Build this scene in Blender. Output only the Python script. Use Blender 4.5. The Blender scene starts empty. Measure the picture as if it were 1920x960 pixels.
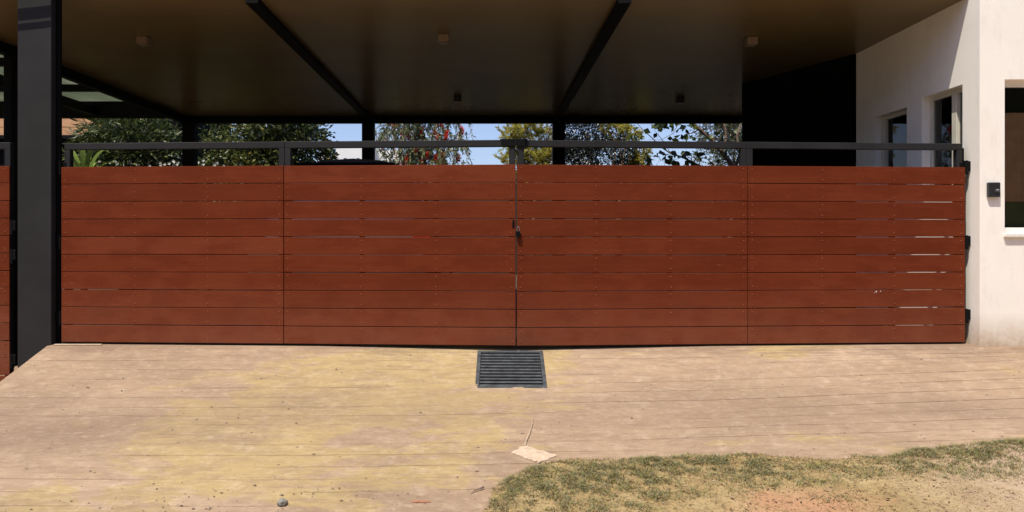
import bpy, bmesh, math, random
import numpy as np
from mathutils import Vector, Matrix, noise
random.seed(7); rng = np.random.default_rng(7)
R = math.radians
scn = bpy.context.scene

# ---------------------------------------------------------------- camera, world, sun, exposure
F = 1424.0; CX = 915.0; CY = 450.0; EYE = 0.89
cam_d = bpy.data.cameras.new('camera'); cam = bpy.data.objects.new('camera', cam_d)
scn.collection.objects.link(cam); scn.camera = cam
cam.location = (0, -6.5, EYE); cam.rotation_euler = (R(90), 0, 0)
cam_d.sensor_width = 36.0; cam_d.lens = 36.0*F/1920
cam_d.shift_x = (960-CX)/1920; cam_d.shift_y = -(480-CY)/1920
cam_d.clip_start = 0.05; cam_d.clip_end = 3000

SUN = Vector((-0.30, -0.40, 1.0)).normalized()          # towards the sun
elev = math.asin(SUN.z); azim = math.atan2(SUN.x, SUN.y)
world = bpy.data.worlds.new('World'); scn.world = world; world.use_nodes = True
wn = world.node_tree; wn.nodes.clear()
sky = wn.nodes.new('ShaderNodeTexSky'); sky.sky_type = 'NISHITA'; sky.sun_disc = False
sky.sun_elevation = elev; sky.sun_rotation = azim % (2*math.pi)
sky.air_density = 1.0; sky.dust_density = 1.4; sky.ozone_density = 4.0
bg = wn.nodes.new('ShaderNodeBackground'); bg.inputs[1].default_value = 0.125
wo = wn.nodes.new('ShaderNodeOutputWorld')
wt = wn.nodes.new('ShaderNodeMix'); wt.data_type = 'RGBA'; wt.blend_type = 'MULTIPLY'; wt.inputs[0].default_value = 1; wt.inputs[7].default_value = (1.05, .96, 1.05, 1)
wn.links.new(sky.outputs[0], wt.inputs[6]); wn.links.new(wt.outputs[2], bg.inputs[0]); wn.links.new(bg.outputs[0], wo.inputs[0])
sun_d = bpy.data.lights.new('sun', 'SUN'); sun_d.energy = 4.0; sun_d.angle = R(0.5); sun_d.color = (1.0, 0.94, 0.80)
sun = bpy.data.objects.new('sun', sun_d); scn.collection.objects.link(sun)
sun.rotation_euler = SUN.to_track_quat('Z', 'Y').to_euler()
scn.view_settings.view_transform = 'Standard'; scn.view_settings.look = 'None'
scn.view_settings.exposure = 0.40; scn.view_settings.gamma = 1.0
scn.cycles.max_bounces = 8; scn.cycles.diffuse_bounces = 5; scn.cycles.glossy_bounces = 4
scn.cycles.transparent_max_bounces = 12; scn.cycles.use_denoising = True
scn.cycles.sample_clamp_indirect = 6.0

# ---------------------------------------------------------------- helpers
def sY(d): return d-6.5
def P(px, py, d): return Vector(((px-CX)/F*d, d-6.5, EYE+(CY-py)/F*d))
def link(o): scn.collection.objects.link(o); return o
def tag(o, label=None, cat=None, group=None, kind=None):
    if label: o['label'] = label
    if cat: o['category'] = cat
    if group: o['group'] = group
    if kind: o['kind'] = kind
    return o
def thing(name, loc, label, cat, group=None, rz=0):
    o = bpy.data.objects.new(name, None); link(o); o.location = loc; o.rotation_euler = (0, 0, rz)
    o.empty_display_size = .1
    return tag(o, label, cat, group)
def mesh_obj(name, me, mat=None, parent=None, loc=None):
    o = bpy.data.objects.new(name, me); link(o)
    if mat and not me.materials: me.materials.append(mat)
    if parent: o.parent = parent
    if loc is not None: o.location = loc
    return o

class MB:
    """collects shapes, builds one mesh object"""
    def __init__(s): s.v = []; s.f = []
    def add(s, vs, fs):
        n = len(s.v); s.v += [tuple(v) for v in vs]; s.f += [tuple(n+i for i in f) for f in fs]; return s
    def box(s, x0, x1, y0, y1, z0, z1, b=0.0, M=None):
        if b > 0:
            bm = bmesh.new(); bmesh.ops.create_cube(bm, size=1)
            for v in bm.verts:
                v.co = Vector((x0 if v.co.x < 0 else x1, y0 if v.co.y < 0 else y1, z0 if v.co.z < 0 else z1))
            bmesh.ops.bevel(bm, geom=bm.edges[:], offset=b, segments=1, affect='EDGES')
            bm.verts.index_update()
            vs = [v.co.copy() for v in bm.verts]; fs = [[v.index for v in f.verts] for f in bm.faces]; bm.free()
        else:
            vs = [Vector(p) for p in ((x0,y0,z0),(x1,y0,z0),(x1,y1,z0),(x0,y1,z0),(x0,y0,z1),(x1,y0,z1),(x1,y1,z1),(x0,y1,z1))]
            fs = [(0,3,2,1),(4,5,6,7),(0,1,5,4),(1,2,6,5),(2,3,7,6),(3,0,4,7)]
        if M is not None: vs = [M @ v for v in vs]
        return s.add(vs, fs)
    def tube(s, pts, rad, n=6, caps=True):
        pts = [Vector(p) for p in pts]; rad = rad if hasattr(rad, '__len__') else [rad]*len(pts)
        rings = []
        for i, p in enumerate(pts):
            t = (pts[min(i+1, len(pts)-1)]-pts[max(i-1, 0)]).normalized()
            a = t.orthogonal().normalized() if i == 0 else (rings_u - t*rings_u.dot(t)).normalized()
            rings_u = a; b = t.cross(a)
            rings.append([p+(a*math.cos(2*math.pi*k/n)+b*math.sin(2*math.pi*k/n))*rad[i] for k in range(n)])
        vs = [v for r in rings for v in r]; fs = []
        for i in range(len(pts)-1):
            for k in range(n):
                fs.append((i*n+k, i*n+(k+1)%n, (i+1)*n+(k+1)%n, (i+1)*n+k))
        if caps: fs.append(tuple(range(n-1, -1, -1))); fs.append(tuple((len(pts)-1)*n+k for k in range(n)))
        return s.add(vs, fs)
    def mesh(s, name, smooth=False):
        me = bpy.data.meshes.new(name); me.from_pydata(s.v, [], s.f); me.validate()
        if smooth: me.polygons.foreach_set('use_smooth', [True]*len(me.polygons))
        me.update(); return me
    def build(s, name, mat, parent=None, smooth=False, loc=None):
        return mesh_obj(name, s.mesh(name, smooth), mat, parent, loc)

def NM(name):
    m = bpy.data.materials.new(name); m.use_nodes = True; t = m.node_tree; b = t.nodes['Principled BSDF']
    return m, t, b
def node(t, kind, **kw):
    n = t.nodes.new(kind)
    for k, v in kw.items():
        if k in ('operation', 'blend_type', 'data_type', 'noise_dimensions', 'feature', 'wave_type'): setattr(n, k, v)
        else: n.inputs[k].default_value = v
    return n
def ramp(t, src, stops, interp='LINEAR'):
    r = t.nodes.new('ShaderNodeValToRGB'); r.color_ramp.interpolation = interp
    e = r.color_ramp.elements
    while len(e) > 1: e.remove(e[-1])
    e[0].position = stops[0][0]; e[0].color = (*stops[0][1], 1)
    for p, c in stops[1:]:
        k = e.new(p); k.color = (*c, 1)
    t.links.new(src, r.inputs[0]); return r.outputs[0]
def mix(t, fac, a, b, mode='MIX'):
    m = t.nodes.new('ShaderNodeMix'); m.data_type = 'RGBA'; m.blend_type = mode
    for s_, v in ((m.inputs[0], fac), (m.inputs[6], a), (m.inputs[7], b)):
        if isinstance(v, (int, float)): s_.default_value = v
        elif isinstance(v, tuple): s_.default_value = (*v, 1)
        else: t.links.new(v, s_)
    return m.outputs[2]
def objco(t, scale=(1, 1, 1), world_=False):
    c = t.nodes.new('ShaderNodeNewGeometry' if world_ else 'ShaderNodeTexCoord')
    mp = t.nodes.new('ShaderNodeMapping'); mp.inputs['Scale'].default_value = scale
    t.links.new(c.outputs['Position' if world_ else 'Object'], mp.inputs[0]); return mp.outputs[0]
def nz(t, co, scale, detail=4, rough=.55, dist=0):
    n = node(t, 'ShaderNodeTexNoise', Scale=scale, Detail=detail, Roughness=rough, Distortion=dist)
    t.links.new(co, n.inputs['Vector']); return n.outputs['Fac']
def bump(t, b, h, strength=.3, dist=.01):
    n = node(t, 'ShaderNodeBump', Strength=strength, Distance=dist); t.links.new(h, n.inputs['Height'])
    t.links.new(n.outputs[0], b.inputs['Normal'])
G3 = lambda v: (v, v, v)

def simple(name, col, rough=.6, var=.25, scale=6, bmp=.15, metallic=0, spec=.5):
    m, t, b = NM(name); co = objco(t, world_=True)
    n = nz(t, co, scale, 5)
    c = ramp(t, n, [(.3, tuple(x*(1-var) for x in col)), (.7, tuple(min(1, x*(1+var)) for x in col))])
    t.links.new(c, b.inputs['Base Color']); b.inputs['Roughness'].default_value = rough
    b.inputs['Metallic'].default_value = metallic; b.inputs['Specular IOR Level'].default_value = spec
    if bmp: bump(t, b, nz(t, co, scale*12, 4), bmp, .004)
    return m

# gate board paint: red-brown, faint streaks, dust low down on each leaf
def m_board():
    m, t, b = NM('red_brown_board_paint')
    co = objco(t, world_=True); cs = objco(t, (.9, .9, 14), True)
    info = t.nodes.new('ShaderNodeObjectInfo')
    base = ramp(t, info.outputs['Random'], [(0, (.122, .0235, .0072)), (.4, (.134, .0262, .0080)), (.8, (.142, .0285, .0092)), (1, (.156, .034, .0125))])
    st = nz(t, cs, 3.0, 6, .6)
    c1 = mix(t, ramp(t, st, [(.42, G3(0)), (.75, G3(.22))]), base, (.215, .050, .022))
    bl = nz(t, objco(t, (1, 1, 2.6), True), 2.6, 7, .65)
    c2 = mix(t, ramp(t, bl, [(.46, G3(0)), (.58, G3(.38))]), c1, (.095, .0145, .0045))
    # dry dust splashed on the lower boards
    sep = t.nodes.new('ShaderNodeSeparateXYZ'); g = t.nodes.new('ShaderNodeNewGeometry'); t.links.new(g.outputs['Position'], sep.inputs[0])
    mr = node(t, 'ShaderNodeMapRange'); mr.inputs[1].default_value = .55; mr.inputs[2].default_value = -.05
    mr.inputs[3].default_value = 0; mr.inputs[4].default_value = .30; t.links.new(sep.outputs[2], mr.inputs[0])
    mul = node(t, 'ShaderNodeMath', operation='MULTIPLY'); t.links.new(mr.outputs[0], mul.inputs[0])
    t.links.new(nz(t, co, 5, 5), mul.inputs[1])
    c3 = mix(t, mul.outputs[0], c2, (.40, .19, .12))
    sp = nz(t, co, 55, 2)
    c4 = mix(t, ramp(t, sp, [(.70, G3(0)), (.74, G3(.35))]), c3, (.30, .11, .06))
    t.links.new(c4, b.inputs['Base Color']); b.inputs['Roughness'].default_value = .7
    b.inputs['Specular IOR Level'].default_value = .08
    bump(t, b, nz(t, objco(t, (2, 2, 30), True), 8, 6), .25, .002)
    return m
M_board = m_board()
M_steel = simple('charcoal_painted_steel', (.014, .014, .015), .6, .25, 5, .12, spec=.3)
M_pillar = simple('charcoal_pillar_paint', (.021, .021, .0215), .7, .18, 3, .15, spec=.2)
M_black = simple('black_painted_steel', (.0035, .0035, .004), .6, .2, 5, .1, spec=.12)
M_blackwall = simple('black_wall_paint', (.004, .004, .0045), .95, .2, 4, .1, spec=.1)
M_screw = simple('screw_heads', (.25, .075, .036), .45, .3, 30, 0)

def m_ceiling():
    m, t, b = NM('ceiling_board_paint'); co = objco(t, world_=True)
    n = nz(t, co, .8, 5, .6)
    c = ramp(t, n, [(.3, (.138, .100, .045)), (.7, (.190, .135, .063))])
    t.links.new(c, b.inputs['Base Color']); b.inputs['Roughness'].default_value = .26
    b.inputs['Specular IOR Level'].default_value = .17
    bump(t, b, nz(t, objco(t, (1, 2, 1), True), 2, 4), .12, .01); return m
M_ceil = m_ceiling()

def m_wall():
    m, t, b = NM('white_wall_render'); co = objco(t, world_=True)
    n = nz(t, co, 1.7, 6, .6); c = ramp(t, n, [(.3, (.86, .81, .735)), (.7, (.93, .885, .81))])
    n2 = nz(t, objco(t, (3, 3, .8), True), 4, 7, .7)
    c = mix(t, ramp(t, n2, [(.52, G3(0)), (.75, G3(.30))]), c, (.62, .555, .48))
    sep = t.nodes.new('ShaderNodeSeparateXYZ'); g = t.nodes.new('ShaderNodeNewGeometry'); t.links.new(g.outputs['Position'], sep.inputs[0])
    mr = node(t, 'ShaderNodeMapRange'); mr.inputs[1].default_value = .28; mr.inputs[2].default_value = -.02
    mr.inputs[3].default_value = 0; mr.inputs[4].default_value = 1.6; t.links.new(sep.outputs[2], mr.inputs[0])
    mul = node(t, 'ShaderNodeMath', operation='MULTIPLY'); mul.use_clamp = True; t.links.new(mr.outputs[0], mul.inputs[0]); t.links.new(nz(t, co, 6, 7, .7), mul.inputs[1])
    c = mix(t, mul.outputs[0], c, (.40, .27, .15))
    t.links.new(c, b.inputs['Base Color']); b.inputs['Roughness'].default_value = .85
    bump(t, b, nz(t, co, 70, 5), .3, .004); return m
M_wall = m_wall()

def m_concrete():
    m, t, b = NM('scored_driveway_concrete'); co = objco(t, world_=True)
    big = nz(t, objco(t, (.55, 1.0, 1), True), .9, 6, .62, .4)
    c = ramp(t, big, [(.30, (.275, .190, .122)), (.45, (.35, .243, .158)), (.60, (.40, .283, .188)), (.8, (.45, .325, .225))])
    yel = nz(t, objco(t, (.5, 1.2, 1), True), 1.15, 8, .68, .3)
    # the yellowish stain sits over the middle of the apron
    sep = t.nodes.new('ShaderNodeSeparateXYZ'); g = t.nodes.new('ShaderNodeNewGeometry'); t.links.new(g.outputs['Position'], sep.inputs[0])
    vm = t.nodes.new('ShaderNodeVectorMath'); vm.operation = 'DISTANCE'
    mp = t.nodes.new('ShaderNodeMapping'); mp.inputs['Scale'].default_value = (.42, .5, 0)
    t.links.new(g.outputs['Position'], mp.inputs[0]); t.links.new(mp.outputs[0], vm.inputs[0]); vm.inputs[1].default_value = (-.30, -.55, 0)
    rad = ramp(t, vm.outputs['Value'], [(.15, G3(.22)), (.8, G3(.0))])
    add = node(t, 'ShaderNodeMath', operation='ADD'); t.links.new(yel, add.inputs[0]); t.links.new(rad, add.inputs[1])
    c = mix(t, ramp(t, add.outputs[0], [(.555, G3(0)), (.60, G3(.72))]), c, (.405, .298, .122))
    dk = nz(t, objco(t, (.45, 1.3, 1), True), 1.7, 8, .7, .6)
    c = mix(t, ramp(t, dk, [(.50, G3(0)), (.70, G3(.60))]), c, (.22, .15, .105))
    mid = nz(t, co, 9, 8, .72)
    c = mix(t, ramp(t, mid, [(.50, G3(0)), (.72, G3(.35))]), c, (.64, .50, .37))
    mrb = node(t, 'ShaderNodeMath', operation='ADD'); t.links.new(sep.outputs[1], mrb.inputs[0]); mrb.inputs[1].default_value = 1.16
    mab = node(t, 'ShaderNodeMath', operation='ABSOLUTE'); t.links.new(mrb.outputs[0], mab.inputs[0])
    mbb = node(t, 'ShaderNodeMath', operation='MULTIPLY_ADD'); t.links.new(nz(t, objco(t, (.8, 5, 1), True), 1.5, 6, .7), mbb.inputs[0]); mbb.inputs[1].default_value = -.34; t.links.new(mab.outputs[0], mbb.inputs[2])
    c = mix(t, ramp(t, mbb.outputs[0], [(0, G3(.26)), (.16, G3(0))]), c, (.22, .15, .105))
    vm2 = t.nodes.new('ShaderNodeVectorMath'); vm2.operation = 'DISTANCE'; mp2 = t.nodes.new('ShaderNodeMapping'); mp2.inputs['Scale'].default_value = (.5, 1.2, 0); mp2.inputs['Rotation'].default_value = (0, 0, R(-14))
    t.links.new(g.outputs['Position'], mp2.inputs[0]); t.links.new(mp2.outputs[0], vm2.inputs[0]); vm2.inputs[1].default_value = (-1.40*math.cos(R(14))+(-1.5*1.2)*math.sin(R(14)), 1.40*math.sin(R(14))+(-1.5*1.2)*math.cos(R(14)), 0)
    sm2 = node(t, 'ShaderNodeMath', operation='MULTIPLY_ADD'); t.links.new(nz(t, objco(t, (1, 1.6, 1), True), 3.5, 7, .7), sm2.inputs[0]); sm2.inputs[1].default_value = .9; t.links.new(vm2.outputs['Value'], sm2.inputs[2])
    c = mix(t, ramp(t, sm2.outputs[0], [(.56, G3(.70)), (.90, G3(0))]), c, (.20, .14, .095))
    sth = node(t, 'ShaderNodeMapRange'); sth.inputs[1].default_value = -.50; sth.inputs[2].default_value = -.16; sth.inputs[3].default_value = -.25; sth.inputs[4].default_value = .10; t.links.new(sep.outputs[1], sth.inputs[0])
    sta = node(t, 'ShaderNodeMath', operation='ADD'); t.links.new(nz(t, objco(t, (.6, 3, 1), True), 2.4, 7, .7), sta.inputs[0]); t.links.new(sth.outputs[0], sta.inputs[1])
    c = mix(t, ramp(t, sta.outputs[0], [(.50, G3(0)), (.62, G3(.55))]), c, (.20, .135, .09))
    grn = nz(t, objco(t, (.5, 2, 1), True), 7, 8, .75)
    c = mix(t, ramp(t, grn, [(.48, G3(0)), (.60, G3(.46))]), c, (.25, .168, .112))
    fin = nz(t, objco(t, (.35, 1.6, 1), True), 38, 6, .75)
    c = mix(t, ramp(t, fin, [(.46, G3(.0)), (.66, G3(.34))]), c, (.20, .13, .085))
    fi2 = nz(t, objco(t, (.5, 1.2, 1), True), 30, 5, .7)
    c = mix(t, ramp(t, fi2, [(.54, G3(.0)), (.70, G3(.34))]), c, (.56, .42, .30))
    sp = nz(t, co, 60, 3, .6)
    c = mix(t, ramp(t, sp, [(.66, G3(0)), (.72, G3(.45))]), c, (.16, .10, .07))
    sp2 = nz(t, objco(t, (1, 1.7, 1), True), 26, 3, .5)
    c = mix(t, ramp(t, sp2, [(.735, G3(0)), (.76, G3(.6))]), c, (.13, .09, .06))
    t.links.new(c, b.inputs['Base Color']); b.inputs['Roughness'].default_value = .9; b.inputs['Specular IOR Level'].default_value = .25
    bump(t, b, nz(t, co, 90, 6, .7), .5, .006); return m
M_conc = m_concrete()
M_floor = simple('garage_floor_concrete', (.016, .014, .012), .8, .3, 2, .2, spec=.15)
M_strip = simple('pale_timber', (.5, .38, .26), .8, .2, 20, .3)
M_road = simple('sandy_ground', (.34, .25, .16), .95, .3, 1.5, .4)

def m_soil():
    m, t, b = NM('verge_soil'); co = objco(t, world_=True)
    n = nz(t, co, 3.2, 8, .7); c = ramp(t, n, [(.3, (.27, .18, .075)), (.5, (.37, .262, .115)), (.72, (.47, .35, .18))])
    gr_ = nz(t, objco(t, (.7, 1.5, 1), True), 30, 6, .75)
    c = mix(t, ramp(t, gr_, [(.48, G3(0)), (.60, G3(.6))]), c, (.17, .115, .05))
    pk = nz(t, co, 1.6, 5, .6)
    sep = t.nodes.new('ShaderNodeSeparateXYZ'); g = t.nodes.new('ShaderNodeNewGeometry'); t.links.new(g.outputs['Position'], sep.inputs[0])
    mrx = node(t, 'ShaderNodeMapRange'); mrx.inputs[1].default_value = 2.2; mrx.inputs[2].default_value = 3.4; mrx.inputs[3].default_value = 0; mrx.inputs[4].default_value = .7
    t.links.new(sep.outputs[0], mrx.inputs[0])
    c = mix(t, mrx.outputs[0], c, (.53, .39, .30))
    vm = t.nodes.new('ShaderNodeVectorMath'); vm.operation = 'DISTANCE'
    mp = t.nodes.new('ShaderNodeMapping'); mp.inputs['Scale'].default_value = (1, 2.6, 0)
    t.links.new(g.outputs['Position'], mp.inputs[0]); t.links.new(mp.outputs[0], vm.inputs[0]); vm.inputs[1].default_value = (1.72, -2.36*2.6, 0)
    ad = node(t, 'ShaderNodeMath', operation='MULTIPLY_ADD'); t.links.new(nz(t, co, 5, 6, .7), ad.inputs[0]); ad.inputs[1].default_value = .9; t.links.new(vm.outputs['Value'], ad.inputs[2])
    c = mix(t, ramp(t, ad.outputs[0], [(.55, G3(.75)), (.95, G3(0))]), c, (.47, .24, .135))
    sp = nz(t, co, 45, 4, .65); c = mix(t, ramp(t, sp, [(.6, G3(0)), (.68, G3(.7))]), c, (.16, .10, .05))
    t.links.new(c, b.inputs['Base Color']); b.inputs['Roughness'].default_value = .95
    bump(t, b, nz(t, co, 60, 6, .75), .8, .012); return m
M_soil = m_soil()

def m_leaf(name, stops, transl=.35, rough=.45):
    m = bpy.data.materials.new(name); m.use_nodes = True; t = m.node_tree; b = t.nodes['Principled BSDF']
    g = t.nodes.new('ShaderNodeNewGeometry')
    c = ramp(t, g.outputs['Random Per Island'], stops)
    t.links.new(c, b.inputs['Base Color']); b.inputs['Roughness'].default_value = rough
    if transl:
        tr = t.nodes.new('ShaderNodeBsdfTranslucent'); t.links.new(c, tr.inputs[0])
        ms = t.nodes.new('ShaderNodeMixShader'); ms.inputs[0].default_value = transl
        t.links.new(b.outputs[0], ms.inputs[1]); t.links.new(tr.outputs[0], ms.inputs[2])
        t.links.new(ms.outputs[0], t.nodes['Material Output'].inputs[0])
    return m
M_bark = simple('bark', (.16, .11, .08), .9, .35, 14, .6)
M_palebark = simple('pale_bark', (.34, .25, .20), .9, .35, 14, .6)
M_glass, _t, _b = NM('window_glass')
_b.inputs['Base Color'].default_value = (.6, .65, .62, 1); _b.inputs['Roughness'].default_value = .02
_b.inputs['IOR'].default_value = 1.45
_tr = _t.nodes.new('ShaderNodeBsdfTransparent'); _tr.inputs[0].default_value = (.95, .95, .92, 1)
_gl = _t.nodes.new('ShaderNodeBsdfGlossy'); _gl.inputs['Roughness'].default_value = .02
_fr = _t.nodes.new('ShaderNodeFresnel'); _fr.inputs[0].default_value = 1.5
_ms = _t.nodes.new('ShaderNodeMixShader'); _t.links.new(_fr.outputs[0], _ms.inputs[0]); _t.links.new(_tr.outputs[0], _ms.inputs[1]); _t.links.new(_gl.outputs[0], _ms.inputs[2])
_t.links.new(_ms.outputs[0], _t.nodes['Material Output'].inputs[0])

# ---------------------------------------------------------------- ground shape
def tilt(x):
    t_ = max(0.0, min(x, 5.0)+1.5); return .02*t_**1.6
def prof(y):
    if y >= -.13: return 0.0
    pts = [(-.13, 0), (-1.1, -.295), (-2.5, -.59), (-3.0, -.62)]
    def lin(q):
        if q >= -.13: return 0.0
        for (a, za), (b_, zb) in zip(pts, pts[1:]):
            if q >= b_: return za+(zb-za)*(a-q)/(a-b_)
        return -.62
    return (lin(y-.06)+2*lin(y)+lin(y+.06))/4 if y < -.20 else lin(y)
def surf(x, y):
    k = max(0, min(1, (-y-.13)/1.0)); return prof(y+(-.35)*tilt(x)*k*.6 + .35*.6*.04*k)

# --- driveway with scored joints
XL = -3.70
GR = (-.080, .436, -.83, -.23)          # drain opening x0,x1,y0,y1
def driveway():
    xs = sorted(set([round(v, 4) for v in np.arange(XL, 5.4, .045)] + [GR[0], GR[1], 5.4, 6.2, 7.5, 9.0]))
    rows = [(.10, 0), (.02, 0), (-.08, 0), (-.13, 0)]
    g0 = -.235; k = 0; y = g0
    last = -.13
    while y > -3.35:
        for q in (last+(y-.0045-last)*f_ for f_ in (.25, .5, .75)): rows.append((q, 0))
        rows += [(y+.0045, 0), (y+.0018, k+1), (y-.0018, k+1), (y-.0045, 0)]
        last = y-.0045; k += 1; y = g0-.1385*k
    rows += [(-3.6, 0), (-4.5, 0), (-6, 0), (-8.5, 0)]
    vs = []; nx = len(xs)
    for (v, gk) in rows:
        for x in xs:
            rampk = max(0, min(1, (-v-.13)/.5)) * (1 if v > -3.4 else max(0, 1-(-3.4-v)))
            yy = v + (tilt(x)-.05)*rampk + .006*noise.noise((x*.7, v*3, 1))*rampk
            z = surf(x, yy)
            w = max(0, min(1, (-v-.1)/.3))
            z += w*(.006*noise.noise((x*1.1, yy*1.6, 3)) + .0022*noise.noise((x*7, yy*7, 5)))
            if gk:
                a = .42+1.1*noise.noise((x*.55+gk*3.7, gk*5.1, 7.3)) + .55*noise.noise((x*3.1, gk*9.1, 2.3))
                z -= .010*max(0.0, min(1.0, a))
            vs.append((x, yy, z))
    fs = []
    for r in range(len(rows)-1):
        for c in range(nx-1):
            a = r*nx+c
            cx = (xs[c]+xs[c+1])/2; cy = (vs[a][1]+vs[a+nx][1])/2
            if GR[0] < cx < GR[1] and GR[2] < cy < GR[3]: continue
            fs.append((a, a+nx, a+nx+1, a+1))
    # side skirt down the left edge of the slab
    n = len(vs); m_ = len(rows)
    for r in range(m_):
        p = vs[r*nx]; vs.append((p[0]-.01, p[1], -.95))
    for r in range(m_-1): fs.append((r*nx, n+r, n+r+1, (r+1)*nx))
    mb = MB(); mb.v = vs; mb.f = fs
    o = mb.build('driveway', M_conc); o['kind'] = 'structure'; return o
driveway()

g = MB()
xs = [-900, -40, -12.5, 12, 40, 900]; ys = [-900, -60, -9, 6, 60, 2000]
g.v = [(x, y, -.70) for y in ys for x in xs]
g.f = [(j*6+i, j*6+i+1, (j+1)*6+i+1, (j+1)*6+i) for j in range(5) for i in range(5)]
tag(g.build('ground', M_road), kind='structure')
tag(MB().box(XL+.004, 4.125, .1, 6.42, -.6, 0).build('carport_floor', M_floor), kind='structure')
s = MB()
for a, b_, za, zb in ((-3.2, -.9, -.62, -.47), (-.9, 6.42, -.47, -.45)):
    s.add([(-14, a, za), (XL-.012, a, za), (XL-.012, b_, zb), (-14, b_, zb)], [(0, 1, 2, 3)])
s.add([(-14, -9, -.625), (XL-.012, -9, -.625), (XL-.012, -3.2, -.62), (-14, -3.2, -.62)], [(0, 1, 2, 3)])
tag(s.build('side_driveway', M_conc), kind='structure')
M_grassbed = simple('garden_soil', (.07, .055, .035), .95, .4, 2, .4)
tag(MB().box(-40, 40, 6.44, 48, -.69, -.03).build('garden_bed', M_grassbed), kind='structure')

# --- verge: soil and turf at the lower right
BX = [(0.0, 4.10), (.03, 4.32), (.14, 4.465), (.30, 4.56), (.52, 4.63), (.864, 4.645), (1.27, 4.71), (1.6, 4.73), (2.1, 4.65), (2.42, 4.69), (2.77, 4.79), (3.14, 4.86), (3.5, 4.93), (5, 5.15), (9, 5.5)]
def bnd(x):
    if x <= 0: return 4.10-6.5
    for (a, za), (b_, zb) in zip(BX, BX[1:]):
        if x <= b_: return za+(zb-za)*(x-a)/(b_-a)-6.5
    return -1
def inside(x, y):
    lx = -.02 if y > -2.4 else -.02-.12*(-2.4-y)
    s1 = bnd(max(x, .001))-y
    s2 = (x-lx)
    return min(s1, s2) + .03*noise.noise((x*5, y*5, 0)) + .015*noise.noise((x*17, y*17, 0))
def verge_z(x, y):
    s_ = inside(x, y)
    return surf(x, y) + max(-.05, min(.016, s_*.35)) + (.010*noise.noise((x*4, y*4, 9))+.006*noise.noise((x*13, y*13, 4)) if s_ > 0 else 0)
v = MB(); X_ = list(np.arange(-.5, 4.3, .035))+[4.5, 5, 6, 7.5, 9]; Y_ = list(np.arange(-1.0, -3.1, -.03))+[-3.3, -3.8, -4.6, -6, -8.4]
v.v = [(x, y, verge_z(x, y)) for y in Y_ for x in X_]
nx = len(X_)
v.f = [(j*nx+i, (j+1)*nx+i, (j+1)*nx+i+1, j*nx+i+1) for j in range(len(Y_)-1) for i in range(nx-1)]
tag(v.build('verge', M_soil, smooth=True), kind='structure')

def blades(n, dens, h, wd, lean):
    V = []; Fc = []
    tries = 0
    while len(Fc) < n and tries < n*40:
        tries += 1
        x = random.uniform(-.15, 4.3); y = random.uniform(-3.0, -1.3)
        if random.random() > dens(x, y): continue
        if inside(x, y) < -.01: continue
        z = verge_z(x, y)-.004
        a = random.uniform(0, 6.283); hh = h*random.uniform(.5, 1.3); w = wd*random.uniform(.6, 1.3)
        l = lean*random.uniform(.3, 1.4)*hh; b_ = random.uniform(0, 6.283)
        dx, dy = math.cos(b_)*l, math.sin(b_)*l; cx, cy = math.cos(a)*w, math.sin(a)*w
        k = len(V)
        V += [(x-cx, y-cy, z), (x+cx, y+cy, z), (x+dx*.4+cx*.8, y+dy*.4+cy*.8, z+hh*.6), (x+dx*.4-cx*.8, y+dy*.4-cy*.8, z+hh*.6), (x+dx, y+dy, z+hh*.9)]
        Fc += [(k, k+1, k+2, k+3), (k+3, k+2, k+4)]
    m = MB(); m.v = V; m.f = Fc; return m
PATCH = [(.36, -2.12, .42, .19, 1), (.12, -2.28, .17, .16, .8), (.75, -2.07, .34, .15, .85), (1.25, -1.93, .52, .12, 1), (1.55, -2.02, .3, .1, .8), (2.85, -1.80, .50, .12, 1), (3.5, -1.66, .5, .13, 1), (3.3, -2.15, .12, .05, .6), (4.2, -1.6, .5, .2, 1), (1.45, -2.2, .15, .05, .5), (1.9, -2.3, .12, .05, .4), (.9, -2.25, .35, .09, .45), (.55, -2.4, .4, .08, .4), (2.1, -2.0, .3, .10, .45), (2.5, -1.95, .25, .1, .6), (3.0, -2.0, .5, .10, .45), (3.7, -1.95, .4, .12, .5), (1.7, -2.12, .3, .07, .5)]
def dgreen(x, y):
    q = 0
    for (px_, py_, rx, ry, w) in PATCH: q = max(q, w*math.exp(-(((x-px_)/rx)**2+((y-py_)/ry)**2)**1.6))
    return q*(.50+1.3*noise.noise((x*9, y*12, 2))+.8*noise.noise((x*26, y*30, 6)) if q > .05 else 0)
def ddry(x, y):
    return .16+.5*max(0, noise.noise((x*3.2, y*6, 5)))+.35*math.exp(-((bnd(max(x, .01))-y-.12)/.12)**2)
M_turf = m_leaf('grey_green_turf', [(0, (.15, .145, .06)), (.3, (.24, .235, .12)), (.55, (.36, .34, .21)), (.72, (.30, .32, .07)), (.86, (.46, .36, .13)), (.95, (.40, .22, .10)), (1, (.5, .35, .25))], .25, .6)
M_dry = m_leaf('dry_turf', [(0, (.10, .06, .03)), (.3, (.24, .16, .07)), (.65, (.48, .36, .16)), (.85, (.26, .24, .07)), (1, (.48, .30, .22))], .2, .7)
tag(blades(76000, dgreen, .023, .0019, 1.5).build('turf_grass', M_turf), 'patches of short grey green grass along the driveway edge', 'grass', kind='stuff')
tag(blades(42000, ddry, .015, .0020, 2.2).build('dry_grass', M_dry), 'thin dry yellow grass and litter on the sandy verge', 'dry grass', kind='stuff')

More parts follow.
